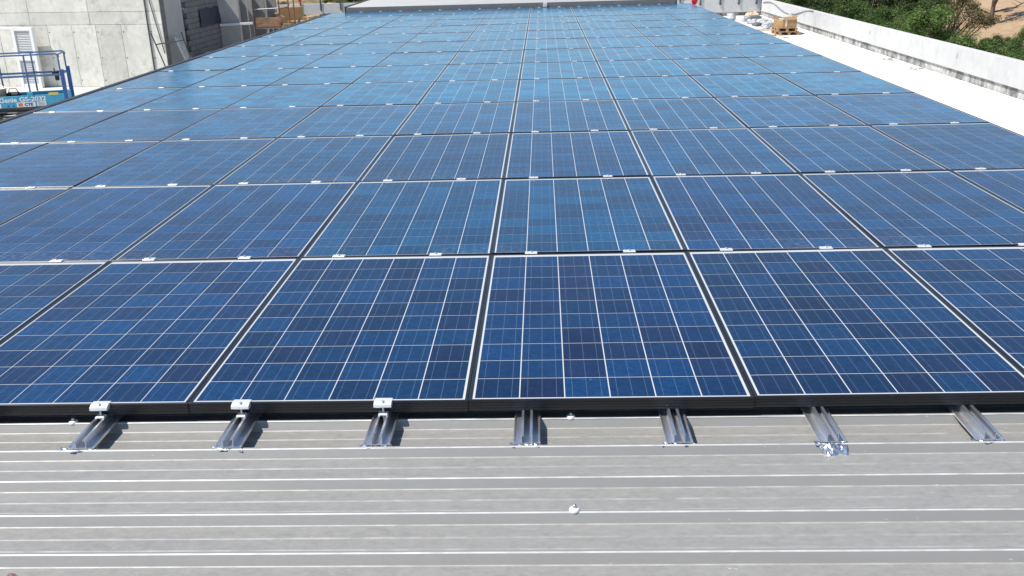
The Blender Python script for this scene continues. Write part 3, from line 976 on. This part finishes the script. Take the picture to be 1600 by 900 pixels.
# ------------------------------------------------------------------ white louvred shutter standing by the wall
t = empty('louvred_shutter', (-18.50, 31.97, YZ), -.20)
tag(t, 'tall white louvred shutter standing in front of the concrete wall', 'shutter')
HW, HH = .44, 2.16
b = MB(); b.box((-HW + .06, 0, HH / 2), (.12, .14, HH), bev=.005); b.build('stile', M['whitep'], t)
b = MB(); b.box((HW - .06, 0, HH / 2), (.12, .14, HH), bev=.005); b.build('stile', M['whitep'], t)
for z, h in ((.07, .14), (1.10, .22), (HH - .06, .12)):
    b = MB(); b.box((0, 0, z), (2 * HW - .24, .13, h), bev=.005); b.build('rail', M['whitep'], t)
b = MB(); b.box((0, 0, 0), (2 * HW - .242, .085, .012)); slat = b.mesh('slat', M['louvre'])
for z0, z1 in ((.17, .97), (1.24, 2.02)):
    n = 14
    for k in range(n):
        link('slat', slat, t, (0, 0, z0 + (z1 - z0) * k / (n - 1)), (R(38), 0, 0))
b = MB(); b.box((-.80, .03, HH - .03), (.72, .06, .05), bev=.004); b.build('top_brace', M['whitep'], t)
b = MB(); b.box((-.80, .03, 1.12), (.72, .06, .05), bev=.004); b.build('top_brace', M['whitep'], t)

# ------------------------------------------------------------------ scissor lift
LROT = R(15)
lift = empty('scissor_lift', (-12.55, 22.45, YZ), LROT)
tag(lift, 'light blue scissor lift with guard rails and white lettering beside the panels', 'scissor lift')
# local x runs along the platform towards +x = its right end at x = 0; y across (0 near side, .81 far side)
LL, LW = 2.5, .81
PZ0, PZ1 = .76, 1.06          # toe board bottom and top above the yard
RT = 2.10                     # top of guard rail
b = MB(); b.box((-LL / 2, .0, (PZ0 + PZ1) / 2), (LL, .035, PZ1 - PZ0), bev=.006); toe = b.build('side_panel', M['bluepaint'], lift)
b = MB(); b.box((-LL / 2, LW, (PZ0 + PZ1) / 2), (LL, .035, PZ1 - PZ0), bev=.006); b.build('side_panel', M['bluepaint'], lift)
b = MB(); b.box((-.018, LW / 2, (PZ0 + PZ1) / 2 + .04), (.035, LW - .04, PZ1 - PZ0 - .08), bev=.006); b.build('end_panel', M['bluepaint'], lift)
b = MB(); b.box((-LL / 2, LW / 2, PZ0 + .06), (LL - .05, LW - .04, .05)); b.build('platform_floor', M['darkmetal'], lift)
for yy in (0.0, LW):
    b = MB(); b.tube([(-LL, yy, RT), (-.06, yy, RT), (-.015, yy, RT - .03), (0, yy, RT - .09)], .021, 8); b.build('top_rail', M['steelblue'], lift)
    b = MB(); b.box((-LL / 2, yy, 1.56), (LL, .03, .055), bev=.006); b.build('mid_rail', M['steelblue'], lift)
    for xx in (-.025, -.86, -1.70, -2.46):
        b = MB(); b.box((xx, yy, (PZ1 + RT) / 2), (.038, .038, RT - PZ1 - .02), bev=.004); b.build('post', M['steelblue'], lift)
    b = MB(); b.box((.01, yy, 1.22), (.10, .06, .95), bev=.01); b.build('end_post', M['navy'], lift)
for zz in (RT - .02, 1.56):
    b = MB(); b.tube([(-.02, 0, zz), (-.02, LW, zz)], .02, 8); b.build('end_rail', M['steelblue'], lift)
b = MB(); b.box((-.17, .10, 1.60), (.16, .14, .10), bev=.02); b.box((-.15, .10, 1.48), (.10, .10, .16), bev=.02); b.tube([(-.18, .10, 1.64), (-.2, .10, 1.73)], .014, 6); b.build('control_box', M['black'], lift)
b = MB(); b.box((-.29, -.024, 1.075), (.24, .012, .06)); b.build('yellow_decal', M['yellow'], lift)
b = MB(); b.box((-.87, -.02, 1.09), (.14, .05, .10), bev=.01); b.build('latch', M['bluepaint'], lift)
# scissor stack and base
for k in range(2):
    for sgn in (1, -1):
        b = MB(); a = Vector((-LL + .12, .12 + .1 * (sgn > 0), .50 + k * .13 - .05 * sgn)); c = Vector((-.35, .12 + .1 * (sgn > 0), .50 + k * .13 + .05 * sgn))
        d = c - a
        b.box((a + c) / 2, (.09, .035, d.length), M=d.to_track_quat('Z', 'Y').to_matrix(), bev=.006)
        b.box((a + c) / 2 + Vector((0, .50, 0)), (.09, .035, d.length), M=d.to_track_quat('Z', 'Y').to_matrix(), bev=.006)
        for q in range(7):
            p = a + d * ((q + .5) / 7); b.tube([p + Vector((0, -.02, 0)), p + Vector((0, -.028, 0))], .02, 8)
        b.build('scissor_arm', M['darkmetal'], lift)
b = MB(); b.box((-LL / 2, LW / 2, .28), (LL - .05, LW - .06, .26), bev=.02); b.build('chassis', M['bluepaint'], lift)
b = MB(); b.box((-1.62, .02, .46), (.06, .04, .09), bev=.008); b.build('yellow_decal', M['yellow'], lift)
b = MB(); b.box((-LL / 2 - .1, LW / 2, .70), (LL - .5, .5, .10), bev=.01); b.build('support_frame', M['darkmetal'], lift)
for xx in (-.42, -LL + .42):
    for yy in (.04, LW - .04):
        wh = MB(); wh.tube([(xx, yy - .06, .19), (xx, yy + .06, .19)], .19, 20); w_ = wh.build('wheel', M['black'], lift)
        hb = MB(); hb.tube([(xx, yy - .064, .19), (xx, yy + .064, .19)], .09, 14); hb.build('hub', M['darkmetal'], w_)

def text_mesh(body, size, mat, name, parent, loc, rot, bold=.0, ext=.002, sx=1.0, shear=0):
    cu = bpy.data.curves.new(name, 'FONT')
    cu.body = body; cu.size = size; cu.extrude = ext; cu.offset = bold; cu.shear = shear
    ob = bpy.data.objects.new(name, cu); COL.objects.link(ob)
    bpy.context.view_layer.update()
    dg = bpy.context.evaluated_depsgraph_get()
    me = bpy.data.meshes.new_from_object(ob.evaluated_get(dg))
    bpy.data.objects.remove(ob)
    me.materials.clear(); me.materials.append(mat)
    for v in me.vertices: v.co.x *= sx
    o = link(name, me, parent, loc, rot)
    return o
FR = (R(90), 0, 0)
text_mesh('Genie', .165, M['whitep'], 'lettering', lift, (-1.66, -.021, .905), FR, .004, sx=1.10)
text_mesh('GS-2032', .160, M['whitep'], 'lettering', lift, (-1.16, -.021, .912), FR, .004, sx=1.18)
def board(x0, x1, z0, z1):
    b = MB(); b.box(((x0 + x1) / 2, -.023, (z0 + z1) / 2), (x1 - x0, .008, z1 - z0), bev=.002)
    return b.build('sticker', M['whitep'], lift)
s1 = board(-1.24, -.78, .765, .885)
text_mesh('CTE', .105, M['inkblue'], 'lettering', s1, (-1.05, -.0285, .79), FR, .005, sx=1.1)
b = MB(); b.box((-1.15, -.029, .825), (.11, .004, .09)); b.build('emblem', M['orange'], s1)
s2 = board(-.74, -.51, .775, .89)
b = MB()
for q in range(4): b.box((-.625, -.029, .795 + q * .024), (.17, .003, .009))
b.build('small_print', M['cable'], s2)
s3 = board(-2.30, -1.63, .765, .87)
b = MB()
for q in range(3): b.box((-2.1, -.029, .79 + q * .026), (.40, .003, .010))
b.build('small_print', M['cable'], s3)
b = MB()
for xx in (-1.46, -1.32): b.tube([(xx, -.018, .80), (xx, -.024, .80)], .022, 10)
b.build('bolt_holes', M['inkblue'], lift)
# bucket on the platform
bk = empty('bucket', (0, 0, 0)); p = lift.matrix_basis @ Vector((-1.70, .42, PZ0 + .087)); bk.location = p
tag(bk, 'cream plastic bucket standing on the blue lift platform', 'bucket')
b = MB(); b.lathe([(0, 0), (.13, 0), (.16, .36), (.175, .365), (.175, .385), (.155, .385), (.125, .02), (0, .02)], n=20); b.build('pail', M['bucket'], bk)
b = MB(); b.tube([(-.165, 0, .34), (-.12, .05, .42), (0, .08, .45), (.12, .05, .42), (.165, 0, .34)], .006, 6); b.build('handle', M['steel'], bk)
tb = empty('tool_bag', lift.matrix_basis @ Vector((-1.40, .5, PZ0 + .087)), .3)
tag(tb, 'dark tool bag beside the cream bucket on the lift', 'bag')
b = MB(); b.box((0, 0, .13), (.34, .24, .26), bev=.05); b.build('bag_body', M['black'], tb)
b = MB(); b.tube([(-.12, 0, .25), (-.08, 0, .36), (.08, 0, .36), (.12, 0, .25)], .012, 6); b.build('handle', M['darkmetal'], tb)

# ------------------------------------------------------------------ scaffold and cartons
sc = empty('scaffold', (-11.0, 38.4, YZ))
tag(sc, 'tube scaffold with a brown boarded platform beside the shaded bays', 'scaffold')
off = Vector((11.0, -38.4, -YZ))
PO = [(-12.02, 38.0, 'tubegrey'), (-11.66, 37.6, 'rust'), (-11.52, 39.0, 'tubegrey'), (-10.58, 37.6, 'rust'), (-10.55, 39.0, 'rust'), (-10.18, 38.4, 'rust')]
for i, (x, y, m) in enumerate(PO):
    b = MB(); b.tube([(x, y, YZ), (x + .02 * (i % 3 - 1), y, 2.2)], .028, 8); b.box((x, y, YZ + .01), (.15, .15, .02)); b.build('upright', M[m], sc, off)
for (a, c, m) in (((-11.66, 37.6, -.75), (-10.58, 37.6, -.72), 'tubegrey'), ((-11.66, 37.6, -1.50), (-10.58, 37.6, -1.50), 'tubegrey'), ((-11.66, 37.6, -1.50), (-11.52, 39.0, -1.50), 'tubegrey'),
                  ((-10.58, 37.6, -1.50), (-10.55, 39.0, -1.50), 'tubegrey'), ((-10.58, 37.6, -.75), (-10.55, 39.0, -.75), 'rust'), ((-11.66, 37.6, .3), (-10.58, 37.6, .3), 'tubegrey')):
    b = MB(); b.tube([a, c], .024, 8); b.build('ledger', M[m], sc, off)
for (a, c) in (((-11.35, 37.6, -2.3), (-11.1, 37.6, -1.52)), ((-10.72, 37.6, -2.2), (-10.95, 37.6, -1.52))):
    b = MB(); b.tube([a, c], .024, 8); b.build('brace', M['tubegrey'], sc, off)
for k in range(5):
    b = MB(); b.box((-11.06, 37.7 + k * .28, -1.455), (1.20, .26, .04), bev=.004); b.build('platform_board', M['rustboard'], sc, off)
for k in range(3):
    b = MB(); b.box((-11.12 + .02 * k, 37.56, -1.385 + k * .125), (1.06, .03, .118), bev=.004); b.build('toe_board', M['rustboard'], sc, off)
b = MB(); b.box((-10.82, 38.1, -1.18), (.44, .5, .36), M=Matrix.Rotation(.5, 3, 'Y'), bev=.01); b.box((-10.85, 38.1, -1.0), (.16, .3, .1)); o = b.build('rubble_box', M['rustboard'])
tag(o, 'tilted brown wooden box resting on the scaffold platform', 'box')
for i, (x, y, z, a, d, h, rz, lab) in enumerate(((-10.42, 40.0, YZ, .85, .8, 1.60, .1, 'tall brown carton standing just right of the scaffold'), (-9.95, 40.2, YZ, .45, .7, 1.76, -.05, 'narrow brown carton at the right end of the carton stack'),
                                         (-10.95, 40.9, YZ, .95, .8, 2.15, .05, 'tallest pale brown carton behind the scaffold uprights'))):
    t = empty('carton', (x, y, z), rz); tag(t, lab, 'carton', 'cartons beside the scaffold')
    b = MB(); b.box((0, 0, h / 2 + .004), (a, d, h), bev=.01); b.build('box_body', M['card'], t)
    b = MB(); b.box((0, 0, h + .0055), (.07, d * .98, .004)); b.box((0, -d / 2 - .002, h - .1), (.07, .004, .2)); b.build('tape', M['tape'], t)
    b = MB(); b.box((0, -d / 2 - .002, h * .55), (a * .4, .004, .12)); b.build('label', M['whitep'], t)
vs = []; fs = []
for j in range(9):
    for i in range(11):
        u = i / 10; v = j / 8
        vs.append((-10.52 + u * .42, 38.9 + .12 * math.sin(v * 5 + u * 4), -2.1 + v * .92 * (.45 + .55 * u) + .02 * math.sin(9 * u + 4 * v)))
for j in range(8):
    for i in range(10):
        fs.append((j * 11 + i, j * 11 + i + 1, (j + 1) * 11 + i + 1, (j + 1) * 11 + i))
n0 = len(vs); vs += [(p[0], p[1] + .01, p[2]) for p in vs]; fs += [tuple(k + n0 for k in q[::-1]) for q in fs]
b = MB(); b.add(vs, fs, True); o = b.build('plastic_sheet', M['tarp']); tag(o, 'crumpled dark grey plastic sheet hanging between scaffold and cartons', 'plastic sheet')
b = MB()
b.lathe([(.16, -.20), (.33, -.19), (.36, 0), (.33, .19), (.16, .20), (.14, 0), (.16, -.20)], n=20)
o = b.build('membrane_roll', M['black'], None, (-10.35, 44.9, -1.78), (0, R(90), .5)); tag(o, 'black roll of membrane lying in front of the back parapet', 'roll')
b = MB(); b.box((0, 0, 0), (1.2, .9, 1.05), bev=.01); b.box((0, -.46, .2), (1.0, .02, .1)); o = b.build('pale_crate', M['whitep'], None, (-10.35, 44.9, YZ + .53)); tag(o, 'white crate under the black membrane roll', 'crate')

# ================================================================== TREES
def leaf_crown(seed, H, Rr, base, nclump, nleaf, leaf, flat=.8):
    """leaf-sized quads spread over many small clumps inside an uneven crown"""
    rg = np.random.default_rng(seed)
    cen = []
    while len(cen) < nclump:
        p = rg.uniform(-1, 1, 3)
        if np.linalg.norm(p) > 1: continue
        p = p * (.62 + .38 * rg.random()) / max(np.linalg.norm(p), .35) * np.linalg.norm(p) ** .45
        lob = 1 + .22 * math.sin(3 * math.atan2(p[1], p[0]) + seed) + .15 * math.sin(5 * p[2] + seed * 2)
        cen.append(np.array([p[0] * Rr * lob, p[1] * Rr * lob, base + (H - base) * (.5 + .5 * p[2] * (.9 + .1 * lob))]))
    cen = np.array(cen)
    per = nleaf // nclump
    C = np.repeat(cen, per, 0)
    rad = np.repeat(rg.uniform(.12, .30, nclump) * Rr, per)
    d = rg.normal(size=(len(C), 3)); d /= np.linalg.norm(d, axis=1)[:, None]
    rr = rad * rg.random(len(C)) ** .45
    P = C + d * rr[:, None] * np.array([1, 1, flat])
    up = d * .55 + np.array([0, 0, .75]) + rg.normal(size=(len(C), 3)) * .45
    up /= np.linalg.norm(up, axis=1)[:, None]
    t1 = np.cross(up, rg.normal(size=(len(C), 3))); t1 /= np.linalg.norm(t1, axis=1)[:, None]
    t2 = np.cross(up, t1)
    L = leaf * rg.uniform(.6, 1.3, len(C))[:, None]
    A = P + t1 * L; B = P + t2 * L * .42; D = P - t1 * L; E_ = P - t2 * L * .42
    V = np.stack([A, B, D, E_], 1).reshape(-1, 3)
    F = np.arange(len(V)).reshape(-1, 4)
    return V, F, cen

def tree_meshes(seed, H, Rr, base, mat, nclump=60, nleaf=9000, leaf=.13, trunk=.13):
    V, F, cen = leaf_crown(seed, H, Rr, base, nclump, nleaf, leaf)
    me = bpy.data.meshes.new('crown')
    me.vertices.add(len(V)); me.vertices.foreach_set('co', V.ravel())
    me.loops.add(len(V)); me.loops.foreach_set('vertex_index', F.ravel())
    me.polygons.add(len(F)); me.polygons.foreach_set('loop_start', np.arange(0, len(V), 4)); me.polygons.foreach_set('loop_total', np.full(len(F), 4))
    me.materials.append(mat); me.update(); me.validate()
    b = MB(); rg = random.Random(seed)
    zt = base + (H - base) * .45
    spine = [Vector((0, 0, -.6)), Vector((.05, .03, base * .5)), Vector((rg.uniform(-.15, .15), rg.uniform(-.15, .15), base)), Vector((rg.uniform(-.3, .3), rg.uniform(-.3, .3), zt)), Vector((rg.uniform(-.4, .4), rg.uniform(-.4, .4), H * .88))]
    b.tube(spine, trunk, 8, r1=.02)
    for c in cen[::3]:
        c = Vector(c); k = rg.uniform(.25, .8)
        s = spine[2].lerp(spine[3], k)
        m = s.lerp(c, .5) + Vector((0, 0, .15 * rg.random()))
        b.tube([s, m, c], trunk * .35, 5, r1=.008)
    return me, b.mesh('trunk', M['bark'])
TV = []
for i, (H, Rr, base, mt, nc, nl, lf) in enumerate(((6.5, 2.5, 1.3, 'leaf0', 75, 46000, .058), (6.0, 2.3, 1.1, 'leaf1', 66, 46000, .055), (7.0, 2.5, 1.5, 'leaf2', 75, 44000, .062), (3.0, 1.5, .3, 'leaf1', 48, 26000, .042), (2.6, 1.5, .2, 'leaf0', 48, 24000, .042), (3.4, 1.5, .6, 'leaf3', 70, 13000, .042))):
    TV.append((tree_meshes(30 + i, H, Rr, base, M[mt], nc, nl, lf), H, Rr))
KIND = ['broad green tree', 'light green feathery tree', 'dark green tree', 'low light green bush', 'low green bush', 'dry olive brown bush']
def tree(kind, x, y, ztop, label, group=None, wid=1.0, cat=None):
    (cm, tm), H, Rr = TV[kind]
    z0 = float(terrain_z(np.array(x), np.array(y)))
    s = (ztop - z0) / H
    t = empty('tree' if kind < 3 else 'bush', (x, y, z0), random.uniform(0, 6.28))
    t.scale = (s * wid, s * wid, s)
    tag(t, label, cat or ('tree' if kind < 3 else 'bush'), group)
    link('crown', cm, t); link('trunk', tm, t)
    return t
G1 = 'trees beyond the right parapet'
# (kind, x, y, top)
right = [
    (2, 14.45, 58, 1.0, 1.0, 'dark tree behind the far corner where the two parapets meet'),
    (0, 14.5, 50.5, .3, 1.0, 'green tree behind the hose on the right parapet'),
    (2, 14.9, 46, .3, 1.0, 'dark green tree behind the parapet just above the pallet stack'),
    (0, 14.9, 42, -.45, 1.0, 'green tree behind the middle of the right parapet'),
    (2, 18.6, 50, .3, 1.1, 'dark tree in the second line above the middle of the right parapet'),
    (0, 14.8, 37.6, -.85, .95, 'green tree just left of the brightest feathery tree'),
    (1, 15.4, 35, -1.0, .95, 'brightest light green feathery tree behind the right parapet'),
    (2, 21.9, 55, .3, 1.0, 'dark tree standing behind the brightest feathery tree'),
    (5, 21.2, 48, -.9, .8, 'dry olive brown bush between the bright feathery tree and the sandy bank'),
    (3, 17.4, 38, -2.2, 1.0, 'round light green bush above the reddish soil mound'),
    (4, 16.9, 31, -2.05, .75, 'low green bush at the right photo edge just above the parapet'),
    (0, 21.6, 40, -1.7, .8, 'green tree at the right photo edge beside the sandy bank'),
    (2, 22.6, 46, -3.1, 1.0, 'dark low tree right below the bare trunk on the sandy bank'),
    (2, 38.5, 75, -.6, 1.0, 'dark tree on top of the sandy bank in the upper right corner'),
]
for (k, x, y, zt, w, lab) in right:
    tree(k, x, y, zt, lab, G1, w)
# bare-stemmed tree on the sandy bank
bx_, by_ = 31.4, 66.4
bz_ = float(terrain_z(np.array(bx_), np.array(by_)))
t = empty('tree', (bx_, by_, bz_)); t.scale = (1.5, 1.5, 1.5); tag(t, 'thin sparse tree with bare brown stems on the sandy bank', 'tree', G1)
b = MB(); rg = random.Random(4)
b.tube([(0, 0, -.4), (.05, 0, 1.0), (.12, 0, 2.3), (.2, .1, 5.2)], .13, 8, r1=.03)
for (a, c, d, r_) in (((.05, 0, .9), (.65, 0, 2.2), (1.3, .2, 4.6), .08), ((.4, 0, 1.7), (1.2, .2, 2.4), (2.3, .3, 3.0), .05), ((.1, 0, 2.0), (-.7, .1, 3.0), (-1.3, 0, 4.3), .05), ((.05, 0, .6), (.9, -.1, .75), (1.9, -.2, 1.3), .05),
                      ((.15, 0, 2.6), (.7, .3, 3.4), (1.0, .5, 4.6), .04), ((0, 0, .5), (-.9, .1, .9), (-1.8, .1, 1.0), .04)):
    b.tube([a, c, d], r_, 6, r1=.012)
    for q in range(5):
        s = Vector(c).lerp(Vector(d), .2 + .16 * q); b.tube([s, s + Vector((rg.uniform(-.5, .5), rg.uniform(-.4, .4), rg.uniform(.1, .6)))], .016, 4, r1=.005)
b.build('trunk', M['bark'], t)
V, F, cen = leaf_crown(91, 6.8, 2.4, 3.2, 26, 2600, .10)
me = bpy.data.meshes.new('crown'); me.from_pydata(V.tolist(), [], F.tolist()); me.materials.append(M['leaf3']); link('crown', me, t)
# trees beyond the far end
far = [(2, 8.6, 62, 3.0, 'dark tree beyond the far parapet, nearest the red marker'), (0, 12.0, 58, 3.6, 'green tree beyond the posts of the far right parapet'), (2, 5.5, 72, 2.0, 'dark tree behind the right end of the pale upper roof'),]
for (k, x, y, zt, lab) in far:
    tree(k, x, y, zt, lab, 'trees beyond the far parapet', 1.0)
frg = random.Random(12)
FB = [(-34, 118, -3.6), (-28, 108, -4.0), (-24, 120, -3.2), (-39, 130, -3.0), (-19, 104, -4.3), (-31, 140, -2.2)]
FL = ['leftmost bush', 'second bush from left', 'middle bush', 'third bush from right', 'rightmost bush', 'farthest bush']
for i, (x, y, zt) in enumerate(FB):
    tree([4, 5][i % 2], x, y, zt, 'distant %s in the scrub above the back parapet' % FL[i], 'distant scrub bushes', 1.5)
